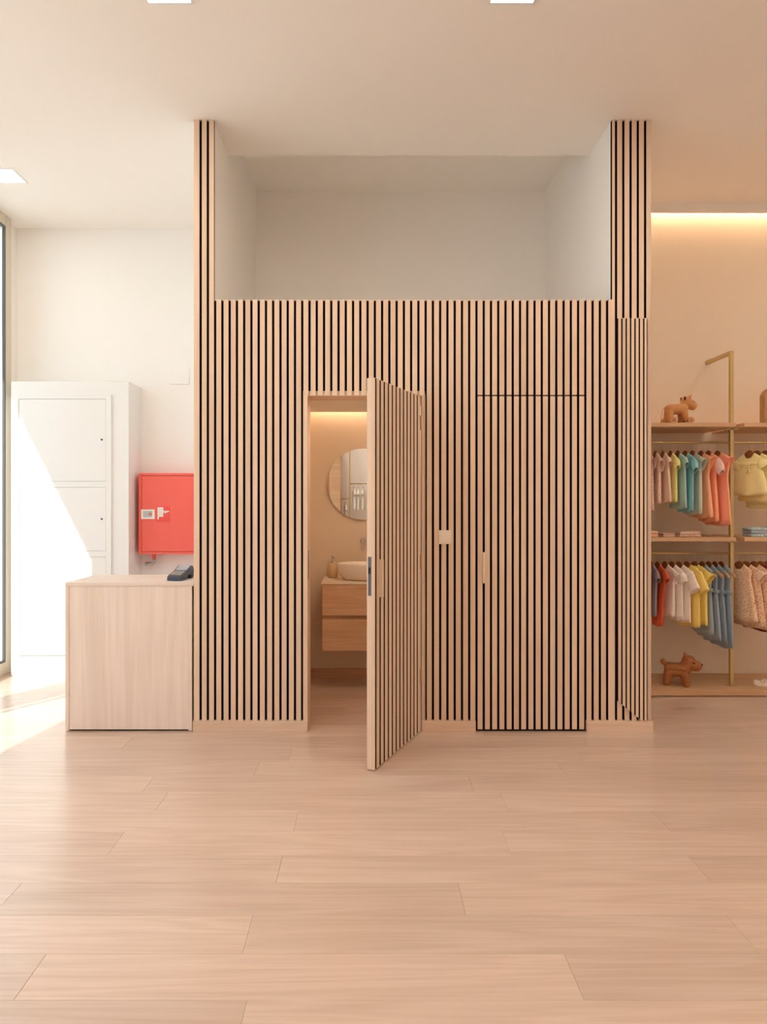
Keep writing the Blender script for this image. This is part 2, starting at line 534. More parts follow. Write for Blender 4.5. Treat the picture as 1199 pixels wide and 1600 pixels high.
# left upright
slat(front, -1.092, gapx(-2) - HG, BB, CH)
slat(front, gapx(-2) + HG, gapx(-1) - HG, BB, CH)
slat(front, gapx(-1) + HG, gapx(0) - HG, BB, CH)
for k in range(0, 55):
    a, b = gapx(k) + HG, gapx(k + 1) - HG
    if k < 12:
        slat(front, a, b, BB, WT)
    elif k == 12:
        slat(front, a, DL, BB, DT); slat(front, a, b, DT, WT)
    elif k < 28:
        slat(front, a, b, DT, WT)
    elif k == 28:
        slat(front, DR + .004, b, BB, DT); slat(front, a, b, DT, WT)
    elif k < 36 or k >= 51:
        if k == 54:
            continue
        slat(front, a, b, BB, WT)
    else:
        slat(front, a, b, DT + .005, WT)
CS = .0105
slat(front, gapx(54) + HG, gapx(55) + CS - HG, BB, WT)
slat(front, 1.524, gapx(55) + CS - HG, WT, CH)
for k in range(55, 59):
    slat(front, gapx(k) + CS + HG, gapx(k + 1) + CS - HG, BB, CH)
slat(front, gapx(59) + CS + HG, 1.768, BB, CH)

# side walls of the recess above, its shelf and its back
w = obj('wall_recess_left', boxes((-1.092, -.968, .03, 1.75, WT - .1, 4.11), (-1.092, -.968, .03, 1.75, 0, WT - .1)), 'paint')
tag(w, 'white side wall of the high recess nearer the counter', 'wall', kind='structure')
w = obj('wall_recess_right', boxes((1.524, 1.768, .03, 1.75, 0, 4.11)), 'paint')
tag(w, 'white side wall of the high recess nearer the clothes', 'wall', kind='structure')
w = obj('wall_recess_back', boxes((-.968, 1.524, 1.60, 1.75, 2.4, 4.11)), 'paint')
tag(w, 'white back wall of the high recess over the slats', 'wall', kind='structure')
w = obj('trim_2', boxes((-.968, 1.524, .12, 1.60, 2.5, 2.66)), 'paint')
tag(w, 'flat top of the boxed room inside the high recess', 'ledge', kind='structure')

# skirting along the slats
for nm, a, b, lb in (('baseboard_left', -1.096, DL, 'pale oak skirting between the counter and the open doorway'),
                     ('baseboard_middle', DR + .004, CL - .006, 'short pale oak skirting between the two slatted doors'),
                     ('baseboard_right', CR + .006, 1.776, 'pale oak skirting under the slatted column')):
    o = obj(nm, boxes((a, b, -.012, .02, 0, BB)), 'slat_h', bevel=.001)
    tag(o, lb, 'skirting', kind='structure')

# ------------------------------------------------------------------ slim fine-slatted panel on the column
px0, px1, pz1 = 1.546, 1.744, 2.58
sp = thing('slim_panel', 'narrow panel of fine slats with a slanted foot on the right column', 'panel', (px0, -.004, 0))
zl, zr = .200, .072
wd = px1 - px0


def zfoot(x): return max(zl + (zr - zl) * x / (wd * .80), zr)


bm = bmesh.new()
prism(bm, [(0, zl), (wd * .80, zr), (wd, zr), (wd, pz1), (0, pz1)], .0012, .0038)
obj('backing', bm, 'felt', sp)
fp = .0286
x = .004
nf = 7
for i in range(nf):
    a, b = .010 + i * .0272, .010 + i * .0272 + .0180
    if b > wd - .004: break
    bm = bmesh.new()
    if b < wd * .8:
        prism(bm, [(a, zfoot(a)), (b, zfoot(b)), (b, pz1), (a, pz1)], -.012, .0012)
    else:
        prism(bm, [(a, zr), (b, zr), (b, pz1), (a, pz1)], -.012, .0012)
    dark_sides(obj('slat', bm, 'slat', sp).data)
o = obj('edge_strip', boxes((wd - .0105, wd - .0065, -.012, .0012, zr, pz1)), 'steel', sp)
o['label'] = 'thin silver edge strip'

# ------------------------------------------------------------------ bathroom shell
w = obj('wall_bathroom', boxes((-.62, .72, 1.328, 1.45, 0, 2.5), (-.62, -.50, .12, 1.328, 0, 2.5), (.62, .72, .12, 1.328, 0, 2.5)), 'plaster')
tag(w, 'warm beige bathroom walls seen through the doorway', 'wall', kind='structure')
w = obj('ceiling_bathroom', boxes((-.50, .62, .12, 1.235, 2.162, 2.3), (-.50, .62, 1.235, 1.328, 2.36, 2.5)), 'ceiling')
tag(w, 'low bathroom ceiling with a lit slot along the back', 'ceiling', kind='structure')
o = obj('baseboard_bathroom', boxes((-.50, .62, 1.316, 1.328, 0, .072)), 'vanity')
tag(o, 'oak skirting along the bathroom back wall', 'skirting', kind='structure')
ls = obj('light_strip', boxes((-.49, .61, 1.25, 1.27, 2.33, 2.345)), 'cove_bath')
tag(ls, 'warm strip light hidden in the bathroom ceiling slot', 'light')
ls = obj('light_strip', boxes((1.78, 4.88, 1.205, 1.222, 3.93, 3.945)), 'cove')
tag(ls, 'warm strip light hidden in the ceiling slot above the clothes', 'light')
fr = thing('door_frame', 'oak lining around the open bathroom doorway', 'door frame', (0, 0, 0), kind='structure')
obj('jamb', boxes((DL - .03, DL, SD * .5, .20, 0, DT + .03)), 'slat', fr)
obj('jamb', boxes((DR + .002, DR + .03, SD, .20, 0, DT + .03)), 'slat', fr)
obj('lintel', boxes((DL, DR + .002, SD * .5, .20, DT, DT + .03)), 'slat_h', fr)
o = obj('strike_plate', boxes((DL, DL + .002, .03, .055, .95, 1.13)), 'grey_metal', fr)
o['label'] = 'metal strike plate'

# ------------------------------------------------------------------ open bathroom door
d1 = thing('door_1', 'bathroom door clad in oak slats standing wide open', 'door', (DR, 0, 0), R(65), kind='structure')
LW, LT, LH = .70, .045, 2.095
obj('leaf', boxes((-LW, -.003, .015, LT, .006, LH)), 'slat', d1, bevel=.001)
o = obj('backing', boxes((-LW + .001, -.004, .0135, .0152, .007, LH - .001)), 'felt', d1)
DP, DG = .0562, .0185              # the door's own slat pitch and gap
obj('edge_slat', boxes((-LW, -LW + .011, 0, .0149, .006, LH)), 'slat', d1, bevel=.001)
for k in range(13):
    a = -LW + .020 + DP * k + DG / 2
    b = min(a + DP - DG, -.003)
    if b - a > .004:
        slat(d1, a, b, .006, LH, 0.0, .0137)
o = obj('lock_plate', boxes((-LW - .0015, -LW + .001, .019, .038, .933, 1.141)), 'grey_metal', d1, bevel=.004)
o['label'] = 'grey metal lock plate on the door edge'
obj('latch', boxes((-LW - .006, -LW, .023, .034, 1.05, 1.085)), 'black', o, bevel=.002)
hx = -LW + .020 + DP
o = obj('handle', boxes((hx - .013, hx + .004, -.020, .0135, .92, 1.122)), 'brass_pale', d1, bevel=.002)
o['label'] = 'champagne metal pull strip'
for z in (.35, 1.06, 1.93):
    obj('hinge', boxes((-.004, .006, -.004, .012, z - .045, z + .045)), 'brass', d1, bevel=.002)

# ------------------------------------------------------------------ closed closet door
d2 = thing('door_2', 'closed flush closet door of oak slats with a slim pull', 'door', (CR, 0, 0), kind='structure')
obj('backing', boxes((CL - CR + .004, -.004, SD, .029, .012, DT - .004)), 'felt', d2)
for k in range(36, 51):
    slat(d2, gapx(k) + HG - CR, gapx(k + 1) - HG - CR, .014, DT - .004)
hx = gapx(37) - CR
o = obj('handle', boxes((hx - .0085, hx + .0085, -.016, SD, .928, 1.12)), 'brass_pale', d2, bevel=.002)
o['label'] = 'slim champagne pull in a slat gap'
obj('bottom_rail', boxes((CL - CR + .002, -.002, .006, .018, .004, .013)), 'felt', d2)

# ------------------------------------------------------------------ light switch
s = thing('light_switch', 'square cream light switch between the two slatted doors', 'switch', (.478, -.001, 1.215))
obj('frame', boxes((-.040, .040, -.009, 0, -.043, .043)), 'switch', s, bevel=.003)
obj('rocker', boxes((-.029, .029, -.013, -.0091, -.031, .031)), 'switch', s, bevel=.002)

# ------------------------------------------------------------------ vanity and what stands on it
vx0, vx1 = -.352, .262
va = thing('vanity_cabinet', 'wall hung oak vanity with two drawers under the basin', 'vanity', (vx0, 1.328, 0))
W_ = vx1 - vx0
obj('body', boxes((.004, W_ - .004, -.376, -.001, .306, .808)), 'vanity', va)
obj('drawer_front', boxes((0, W_, -.408, -.3765, .573, .806)), 'vanity', va, bevel=.002)
obj('drawer_front', boxes((0, W_, -.408, -.3765, .304, .543)), 'vanity', va, bevel=.002)
o = obj('countertop', boxes((-.008, W_ + .008, -.412, -.001, .809, .827)), 'vtop', va, bevel=.002)
o['label'] = 'cream stone top'
bs = thing('wash_basin', 'oval white ceramic vessel basin on the vanity', 'basin', (-.046, 1.10, .8275))
bm = bmesh.new()
lathe(bm, [(.120, 0), (.150, .006), (.180, .035), (.198, .075), (.205, .122), (.204, .128), (.199, .128), (.192, .110), (.175, .06), (.14, .03), (.06, .022), (.02, .02)], 40, sy=.80)
obj('bowl', bm, 'ceramic', bs, smooth=True)
obj('drain', lathe(bmesh.new(), [(.0, .0225), (.02, .0225), (.02, .026), (.0, .0262)], 20), 'steel', bs, smooth=True)
sd = thing('soap_dispenser', 'beige stoneware soap dispenser beside the basin', 'dispenser', (-.287, 1.235, .8275))
obj('bottle', lathe(bmesh.new(), [(.034, 0), (.040, .004), (.041, .06), (.040, .112), (.036, .118), (.012, .119)], 28), 'soap', sd, smooth=True)
bm = bmesh.new()
lathe(bm, [(.013, .119), (.013, .132), (.006, .133), (.006, .165), (.011, .166), (.011, .176), (.004, .177)], 18)
tube(bm, [(0, 0, .172), (.012, -.02, .172), (.016, -.034, .166)], .0042, 8)
obj('pump', bm, 'steel', sd, smooth=True)
tp = thing('wall_tap', 'brushed steel wall tap over the basin', 'tap', (-.046, 1.328, 1.12))
obj('rosette', disc(bmesh.new(), (0, -.006, 0), .026, 'y', .012), 'steel', tp, bevel=.002)
obj('stem', disc(bmesh.new(), (0, -.03, 0), .016, 'y', .045), 'steel', tp, bevel=.003)
obj('lever', boxes((-.011, .011, -.056, -.045, -.075, .012)), 'steel', tp, bevel=.004)
mr = thing('wall_mirror', 'round frameless mirror on the bathroom wall', 'mirror', (-.047, 1.328, 1.582))
obj('backing', disc(bmesh.new(), (0, -.008, 0), .278, 'y', .016, 64), 'steel', mr)
obj('glass', disc(bmesh.new(), (0, -.019, 0), .289, 'y', .006, 72), 'mirror', mr)
bm = bmesh.new()
tube(bm, [(.289 * math.cos(2 * PI * k / 72), -.019, .289 * math.sin(2 * PI * k / 72)) for k in range(73)], .003, 6, caps=False)
obj('rim', bm, 'brass_pale', mr, smooth=True)

# ------------------------------------------------------------------ counter
ct = thing('counter', 'pale ash box counter in front of the white wall', 'counter', (-1.896, 0, 0))
W_ = .800
obj('top', boxes((0, W_ + .0025, 0, .47, .909, .931)), 'counter_top', ct, bevel=.001)
obj('side_panel', boxes((0, .022, 0, .47, .004, .9085)), 'counter', ct, bevel=.001)
obj('side_panel', boxes((W_ - .030, W_ - .008, 0, .47, .004, .9085)), 'counter', ct, bevel=.001)
obj('front_panel', boxes((.0228, W_ - .0308, .004, .022, .012, .9082)), 'counter', ct)
obj('kick', boxes((.023, W_ - .031, .02, .44, 0, .0115)), 'felt', ct)

# card terminal on it
t = thing('card_terminal', 'dark grey card payment terminal on the counter', 'card terminal', (-1.241, .09, .9315), R(-9))
t.scale = (1.15, 1.1, 1.08)
# length runs along +y, width along x
bm = bmesh.new()
prof = [(0, .004), (0, .024), (.012, .031), (.085, .050), (.150, .078), (.172, .072), (.182, .050), (.178, .004), (.150, .0), (.140, .022), (.105, .026), (.090, .012), (.078, 0), (.006, 0)]
a = [bm.verts.new((-.042, y, z)) for y, z in prof]; b = [bm.verts.new((.042, y, z)) for y, z in prof]
bm.faces.new(a); bm.faces.new(b[::-1])
for i in range(len(prof)):
    bm.faces.new((a[i], b[i], b[(i + 1) % len(prof)], a[(i + 1) % len(prof)]))
body = obj('body', bm, 'terminal', t, bevel=.004, smooth=False)
o = obj('base_band', boxes((-.0425, .0425, -.0015, .03, .002, .012)), 'terminal_blue', t, bevel=.001)
o['label'] = 'blue grey lower band'


def on_slope(bm, x0, x1, y0, y1, h):
    s = lambda y: .050 + (y - .085) * (.028 / .065) if y > .085 else .031 + (y - .012) * (.019 / .073)
    lo = [bm.verts.new((x, y, s(y) - .001)) for x, y in ((x0, y0), (x1, y0), (x1, y1), (x0, y1))]
    hi = [bm.verts.new((x, y, s(y) + h)) for x, y in ((x0, y0), (x1, y0), (x1, y1), (x0, y1))]
    bm.faces.new(lo[::-1]); bm.faces.new(hi)
    for i in range(4):
        bm.faces.new((lo[i], lo[(i + 1) % 4], hi[(i + 1) % 4], hi[i]))
    return bm


o = obj('screen', on_slope(bmesh.new(), -.033, .033, .093, .147, .0012), 'screen', t); o['label'] = 'pale display'
for r_ in range(4):
    for c_ in range(3):
        obj('key', on_slope(bmesh.new(), -.030 + c_ * .021, -.013 + c_ * .021, .018 + r_ * .0165, .030 + r_ * .0165, .002), 'key_orange' if (r_, c_) == (0, 2) or (r_, c_) == (1, 0) else 'keypad', t)
cb = obj('cable', tube(bmesh.new(), [(.02, .18, .045), (.05, .20, .040), (.075, .195, .02), (.085, .19, .006), (.087, .23, .004), (.075, .35, .004), (.07, .38, .004)], .0022, 6), 'black', t, smooth=True)
cb['label'] = 'thin dark cable'

# ------------------------------------------------------------------ utility cabinet
uc = thing('utility_cabinet', 'tall white utility cabinet with three flush doors in the corner', 'cabinet', (-2.956, 1.368, 0))
UW = .973
obj('housing', boxes((0, UW, .003, YB - 1.368, 0, 2.433)), 'lacquer', uc, bevel=.002)
fx0, fx1 = .053, .833
dx0, dx1 = .071, .788
obj('frame', boxes((fx0, dx0 - .002, -.010, .0028, .175, 2.322), (dx1 + .002, fx1, -.010, .0028, .175, 2.322),
                   (dx0 - .002, dx1 + .002, -.010, .0028, 2.287, 2.322), (dx0 - .002, dx1 + .002, -.010, .0028, 1.560, 1.606),
                   (dx0 - .002, dx1 + .002, -.010, .0028, .986, 1.032), (dx0 - .002, dx1 + .002, -.010, .0028, .175, .208)), 'lacquer', uc)
for z0, z1, kz in ((1.608, 2.285, 1.951), (1.034, 1.558, 1.296), (.210, .984, .62)):
    d = obj('door', boxes((dx0, dx1, -.008, .0026, z0, z1)), 'lacquer', uc, bevel=.0015)
    k = obj('lock', disc(bmesh.new(), (.755, -.0095, kz), .008, 'y', .005, 16), 'hole', d)

bl = thing('bath_fill', 'unseen warm lamp added in the bathroom ceiling', 'ceiling light', (.10, .33, 2.162))  # hidden by the lintel, added to brighten the bathroom
obj('ring', lathe(bmesh.new(), [(.055, -.004), (.062, -.003), (.062, 0), (.055, 0)], 28), 'lacquer', bl)
obj('diffuser', disc(bmesh.new(), (0, 0, -.005), .052, 'z', .004, 28), 'bath_fill', bl)

# wall plate above the counter
wp = obj('blank_plate', boxes((-1.728, -1.564, 1.672, YB, 2.464, 2.612)), 'paint', bevel=.002)
tag(wp, 'blank white cover plate high on the wall over the counter', 'cover plate')

# ------------------------------------------------------------------ red hose cabinet
hb = thing('hose_cabinet', 'red fire hose cabinet on the wall over the counter', 'hose cabinet', (-1.946, YB, .995))
HW, HH, HD = .62, .685, .182
obj('case', boxes((0, .024, -HD, 0, 0, HH), (HW - .024, HW, -HD, 0, 0, HH), (.024, HW - .024, -HD, 0, HH - .02, HH), (.024, HW - .024, -HD, 0, 0, .02), (.024, HW - .024, -.02, 0, .02, HH - .02)), 'red', hb, bevel=.002)
dr = obj('door', boxes((.027, HW - .027, -HD - .002, -HD + .018, .023, HH - .023)), 'red', hb, bevel=.002)
X = lambda px: (px - 216) / 184.8
Z = lambda py: (866 - py) / 184.8
yf = -HD - .002
o = obj('latch_frame', boxes((X(220.3), X(241.6), yf - .006, yf, Z(796), Z(798.6)), (X(220.3), X(241.6), yf - .006, yf, Z(808), Z(811)),
                         (X(220.3), X(224), yf - .006, yf, Z(808), Z(798.6)), (X(238), X(241.6), yf - .006, yf, Z(808), Z(798.6))), 'white_plastic', hb, bevel=.001)
o['label'] = 'white latch surround'
o2 = obj('latch_recess', boxes((X(224), X(238), yf - .001, yf, Z(808), Z(798.6))), 'pipe_grey', hb)
o2['label'] = 'grey latch recess'
obj('latch_button', disc(bmesh.new(), (X(234.5), yf - .003, Z(803.3)), .011, 'y', .005, 16), 'red_sign', o2)
sg = obj('sign_plate', boxes((X(244.5), X(265), yf - .002, yf, Z(816), Z(791))), 'red_sign', hb)
sg['label'] = 'red hose reel pictogram plate'
bm = bmesh.new()
for k in range(5):
    xa = X(246) + k * X(216 + 1.85)
    bx(bm, xa, xa + .0085, yf - .0035, yf - .0018, Z(807.5), Z(792.5))
bx(bm, X(246), X(248), yf - .0035, yf - .0018, Z(811.5), Z(807.5))
for i in range(4):
    bx(bm, X(246), X(255), yf - .0033, yf - .0018, Z(807.5 - i * 4.5), Z(806.7 - i * 4.5))
bx(bm, X(255), X(258), yf - .0035, yf - .0018, Z(801), Z(798))
bx(bm, X(257), X(259.5), yf - .0035, yf - .0018, Z(802.3), Z(797.8))
disc(bm, (X(261), yf - .0027, Z(799.5)), .007, 'y', .0016, 12)
disc(bm, (X(263), yf - .0027, Z(799)), .006, 'y', .0016, 12)
obj('pictogram', bm, 'white_plastic', sg)
pp = thing('supply_pipe', 'grey elbow pipe with a red collar below the hose cabinet', 'pipe', (-1.845, 1.60, .995))
o = obj('collar', disc(bmesh.new(), (0, 0, -.022), .016, 'z', .042, 18), 'red', pp); o['label'] = 'red collar'
bm = bmesh.new()
tube(bm, [(0, 0, -.043), (0, 0, -.06)] + [(-.03 + .03 * math.cos(q * PI / 12), 0, -.06 - .03 * math.sin(q * PI / 12)) for q in range(1, 7)] + [(-.06, 0, -.09), (-.075, 0, -.09)], .014, 14)
obj('elbow', bm, 'pipe_grey', pp, smooth=True)
bm = bmesh.new()
tube(bm, [(-.06, 0, -.09), (-.07, .02, -.09), (-.072, YB - 1.60, -.09)], .012, 12)
obj('tail', bm, 'white_plastic', pp, smooth=True)

# ------------------------------------------------------------------ ceiling lights
def ceiling_light(x, y, label, group=None, m='panel'):
    r = thing('ceiling_light', label, 'ceiling light', (x, y, CH), group=group)
    h = .10
    obj('frame', boxes((-h - .012, h + .012, -h - .012, -h, -.004, .0), (-h - .012, h + .012, h, h + .012, -.004, .0),
                       (-h - .012, -h, -h, h, -.004, .0), (h, h + .012, -h, h, -.004, .0)), 'lacquer', r)
    obj('diffuser', boxes((-h, h, -h, h, -.002, 0)), m, r)
    return r


ceiling_light(-2.66, .728, 'square ceiling light near the tall window', m='panel_dim')
ceiling_light(-.95, -1.10, 'square ceiling light before the left slatted column')
ceiling_light(.685, -1.10, 'square ceiling light in front of the closet door')
for x, y in ((3.5, -.35), (-.75, -5.3), (.55, -5.3), (2.4, -1.10), (-2.6, -2.9), (-.95, -2.9), (.685, -2.9), (2.4, -2.9)):  # out of view, for light; rear pair added to brighten the mirrored wall
    ceiling_light(x, y, 'unseen square ceiling light out over the open shop floor', 'unseen ceiling lights over the shop floor')

# ------------------------------------------------------------------ clothes wall: platform, rack, shelves
o = obj('display_platform', boxes((1.7685, 4.88, .764, 1.2495, .006, .052), (1.80, 4.86, .80, 1.2495, 0, .006)), 'shelf', bevel=.0015)
tag(o, 'low oak display platform under the clothes rails', 'platform')
RU, RLO, YRD = 1.884, 1.049, .88
PX = 2.738
rk = thing('clothes_rack', 'brass frame with upper and lower clothes rails on the beige wall', 'clothes rack', (PX, YRD, .052))
z0 = .052
hp = .0135
for x in (0.0, 1.02):
    bm = boxes((x - hp, x + hp, -hp, hp, 0.004, 2.575 - z0))
    obj('post', bm, 'brass', rk, bevel=.002)
    obj('foot', disc(bmesh.new(), (x, 0, .002), .036, 'z', .004, 24), 'brass', rk)
    obj('arm', boxes((x - hp, x + hp, hp, 1.25 - YRD, 2.548 - z0, 2.575 - z0)), 'brass', rk, bevel=.002)
for zz in (RU, RLO):
    obj('rail', tube(bmesh.new(), [(1.768 - PX, 0, zz - z0), (-hp, 0, zz - z0)], .009, 14), 'brass', rk, smooth=True)
    obj('rail', tube(bmesh.new(), [(hp, 0, zz - z0), (1.02 - hp, 0, zz - z0)], .009, 14), 'brass', rk, smooth=True)
for z in (1.992, 1.145):
    for x in (0, 1.02):
        obj('bracket', boxes((x - .045, x + .05, -.012, -.0135, z - z0 - .012, z - z0 - .001), (x - .045, x + .05, .0135, .02, z - z0 - .012, z - z0 - .001)), 'brass', rk)
for z, lv in ((1.992, 'upper'), (1.145, 'lower')):
    o = obj('wall_shelf', boxes((1.7685, 2.716, .77, 1.2495, z, z + .029)), 'shelf', bevel=.001)
    tag(o, 'oak shelf of the bay beside the slatted column, %s one' % lv, 'shelf', 'oak wall shelves')
    o = obj('wall_shelf', boxes((2.777, 3.73, .77, 1.2495, z, z + .029)), 'shelf', bevel=.001)
    tag(o, 'oak shelf of the bay right of the brass post, %s one' % lv, 'shelf', 'oak wall shelves')

# ------------------------------------------------------------------ hangers and clothes
def hanger_me():
    half = [(.114, -.072), (.108, -.078), (.06, -.058), (0, -.052)]
    top = [(.018, .002), (.045, -.019), (.080, -.044), (.108, -.064)]
    prof = half[:3] + [(0, -.052)] + [(-y, z) for y, z in half[2::-1]] + [(-y, z) for y, z in top[::-1]] + [(0, .006)] + top
    prof = [(y, z) for y, z in prof]
    bm = bmesh.new()
    a = [bm.verts.new((-.005, y, z)) for y, z in prof]; b = [bm.verts.new((.005, y, z)) for y, z in prof]
    bm.faces.new(a); bm.faces.new(b[::-1])
    for i in range(len(prof)):
        bm.faces.new((a[i], b[i], b[(i + 1) % len(prof)], a[(i + 1) % len(prof)]))
    return bm


hang0 = thing('clothes_hanger', 'brown wooden hanger', 'hanger')
obj('arm', hanger_me(), 'hanger', hang0, bevel=.0015)
bm = bmesh.new()
tube(bm, [(0, 0, .0), (0, 0, .032)] + [(0, .0122 * math.sin(q), .0628 - .0122 * math.cos(q)) for q in [PI * k / 8 for k in range(0, 12)]], .0013, 6)
obj('hook', bm, 'steel', hang0, smooth=True)
used_hanger = [False]


def place_hanger(x, z, yaw, label, y=YRD, group='wooden clothes hangers', tips=False):
    h = hang0 if not used_hanger[0] else copy_tree(hang0)
    used_hanger[0] = True
    h.location = (x, y, z - .0645); h.rotation_euler.z = yaw
    h['label'] = label; h['group'] = group
    return h


def body_bm(hw, L, flare, waist, thick, nf, amp, seed, neck=.036, strap=False, shoulder=1.0):
    rnd = random.Random(seed)
    ph = rnd.uniform(0, 6.28); ph2 = rnd.uniform(0, 6.28)
    rows = [(-.017, neck + .010, .010), (-.024, neck + .020, .0115), (-.040, hw * .72, .012), (-.056, hw * .95, .012), (-.072, hw * 1.0, .012), (-.108, hw * .90, .014)]
    zw = -.105 - (L - .105) * (.22 if waist < .95 else .1)
    rows.append((zw, hw * .9 * waist, .014 + thick * .15))
    for k in range(1, 9):
        t = k / 8
        e = t ** .8
        rows.append((zw + (-L - zw) * t, hw * .9 * (waist + (flare - waist) * e), .014 + thick * (.15 + .85 * e)))
    n = 44
    bm = bmesh.new()
    rings = []
    for z, w_, d_ in rows:
        t = max(0, (-z - .09) / (L - .09))
        ring = []
        for k in range(n):
            th = 2 * PI * k / n
            c_, s_ = math.cos(th), math.sin(th)
            yy = w_ * math.copysign(abs(s_) ** .85, s_)
            xx = d_ * math.copysign(abs(c_) ** .75, c_)
            f = amp * t * math.sin(nf * th + ph) + amp * .5 * t * math.sin((nf * 2 - 1) * th + ph2)
            xx += f * (.4 + .6 * abs(c_)); yy += f * .5 * s_
            zz = z + .004 * t * math.sin(nf * th + ph) - (.006 * math.cos(th * 2) * t)
            if z > -.045:     # round neckline, lower in front
                zz -= (.040 if z > -.02 else .036 if z > -.03 else .022) * (1 - abs(s_) ** 2) * (1.0 if c_ < 0 else .40)
            ring.append(bm.verts.new((xx, yy, zz)))
        rings.append(ring)
    for a, b in zip(rings, rings[1:]):
        for k in range(n):
            bm.faces.new((a[k], a[(k + 1) % n], b[(k + 1) % n], b[k]))
    return bm


def sleeve_bm(hw, sgn, length, kind, seed):
    rnd = random.Random(seed + (5 if sgn > 0 else 0))
    p0 = Vector((0, sgn * hw * .78, -.078))
    ang = {'tee': R(55), 'puff': R(56), 'ruffle': R(40), 'wide': R(60)}[kind]
    d = Vector((0, sgn * math.cos(ang), -math.sin(ang)))
    nrm = Vector((0, sgn * math.sin(ang), math.cos(ang)))
    n, m = 22, 8
    bm = bmesh.new(); rings = []
    ph = rnd.uniform(0, 6)
    for i in range(m + 1):
        t = i / m
        if kind == 'tee': rr, fl = .040 + .004 * t, .36
        elif kind == 'wide': rr, fl = .046 + .012 * t, .34
        elif kind == 'puff': rr, fl = .028 + .020 * math.sin(PI * min(1, t * .88 + .05)), .40
        else: rr, fl = .030 + .030 * t, .36
        ring = []
        for k in range(n):
            th = 2 * PI * k / n
            w_ = (0 if kind in ('tee', 'wide') else 1) * .004 * t * math.sin(6 * th + ph)
            q = p0 + d * (length * t) + nrm * ((rr + w_) * math.cos(th)) + Vector((1, 0, 0)) * ((rr * fl + w_) * math.sin(th))
            ring.append(bm.verts.new(q))
        rings.append(ring)
    for a, b in zip(rings, rings[1:]):
        for k in range(n):
            bm.faces.new((a[k], a[(k + 1) % n], b[(k + 1) % n], b[k]))
    return bm


def ruffle_bm(hw, z, w_, d_, drop, seed, n=56):
    bm = bmesh.new(); rings = []
    ph = random.Random(seed).uniform(0, 6)
    for i in range(4):
        t = i / 3
        ring = []
        for k in range(n):
            th = 2 * PI * k / n
            f = .007 * t * math.sin(11 * th + ph)
            ring.append(bm.verts.new(((d_ + .005 * t + f * .6) * math.cos(th), (w_ + .015 * t + f) * math.sin(th), z - drop * t + .003 * t * math.sin(11 * th))))
        rings.append(ring)
    for a, b in zip(rings, rings[1:]):
        for k in range(n):
            bm.faces.new((a[k], a[(k + 1) % n], b[(k + 1) % n], b[k]))
    return bm


def cloth(o, th=.0022):
    s_ = o.modifiers.new('cloth', 'SOLIDIFY'); s_.thickness = th; s_.offset = 0
    return o


SEED = [100]


def garment(name, cat, label, x, z, yaw, m, hw=.13, L=.38, flare=1.15, waist=1.0, thick=.005, nf=5, amp=.004,
            sleeve=None, sl=.08, sm=None, ruffle=None, belt=None, group=None, y=YRD, bow=False, pocket=False):
    SEED[0] += 1
    sd_ = SEED[0]
    g = thing(name, label, cat, (x, y, z - .0645), yaw, group)
    cloth(obj('body', body_bm(hw, L, flare, waist, thick, nf, amp, sd_), m, g, smooth=True))
    if sleeve:
        for s_ in (-1, 1):
            o_ = cloth(obj('sleeve', sleeve_bm(hw, s_, sl, sleeve, sd_), sm or m, g, smooth=True))
            if sm: o_['label'] = 'lace puff sleeve'
    if ruffle:
        cloth(obj('ruffle', ruffle_bm(hw, *ruffle, sd_), m, g, smooth=True))
    if belt:
        zb, wb, db = belt
        bm_ = bmesh.new()
        lathe(bm_, [(1, -.012), (1.02, -.008), (1.02, .008), (1, .012)], 36, at=(0, 0, zb), sx=db, sy=wb)
        bmesh.ops.delete(bm_, geom=[f for f in bm_.faces if len(f.verts) > 4], context='FACES')
        cloth(obj('waistband', bm_, m, g, smooth=True))
    if bow:
        bm_ = bmesh.new()
        ball(bm_, (-.030, -.03, -.12), .016, (.4, 1, .6)); ball(bm_, (-.030, -.003, -.12), .016, (.4, 1, .6)); ball(bm_, (-.032, -.016, -.12), .007)
        tube(bm_, [(-.03, -.018, -.12), (-.034, -.028, -.15), (-.034, -.03, -.17)], [.004, .005, .003], 6)
        tube(bm_, [(-.03, -.014, -.12), (-.034, -.006, -.15), (-.034, -.002, -.17)], [.004, .005, .003], 6)
        obj('bow', bm_, m, g, smooth=True)
    return g


F = {}
F['floral_pink'] = fabric('pink floral cotton', (232, 200, 184), (184, 124, 110), 95, .30)
F['floral_light'] = fabric('light pink floral cotton', (238, 212, 196), (194, 138, 120), 90, .26)
F['blush'] = fabric('blush linen', (236, 208, 188))
F['lemon'] = fabric('pale lemon cotton', (238, 230, 158))
F['aqua'] = fabric('pale aqua cotton', (172, 208, 208))
F['teal'] = fabric('teal cotton', (142, 198, 208))
F['mint'] = fabric('grey mint linen', (200, 208, 194))
F['peach'] = fabric('peach cotton', (248, 188, 150))
F['coral'] = fabric('coral cotton', (248, 174, 142))
F['lace'] = fabric('pink lace', (246, 208, 198), (252, 228, 220), 160, .30)
F['salmon'] = fabric('salmon cotton', (250, 174, 146))
F['cream_yellow'] = fabric('butter yellow cotton', (250, 236, 172))
F['butter'] = fabric('soft yellow cotton', (250, 232, 164))
F['slate'] = fabric('slate grey jersey', (150, 152, 164))
F['mauve'] = fabric('mauve grey jersey', (158, 142, 148))
F['red'] = fabric('brick red jersey', (216, 98, 64))
F['white'] = fabric('off white cotton', (248, 238, 230))
F['ivory'] = fabric('ivory muslin', (244, 232, 224))
F['sun'] = fabric('sunny yellow cotton', (248, 222, 132))
F['sun_pale'] = fabric('pale yellow cotton', (242, 222, 132))
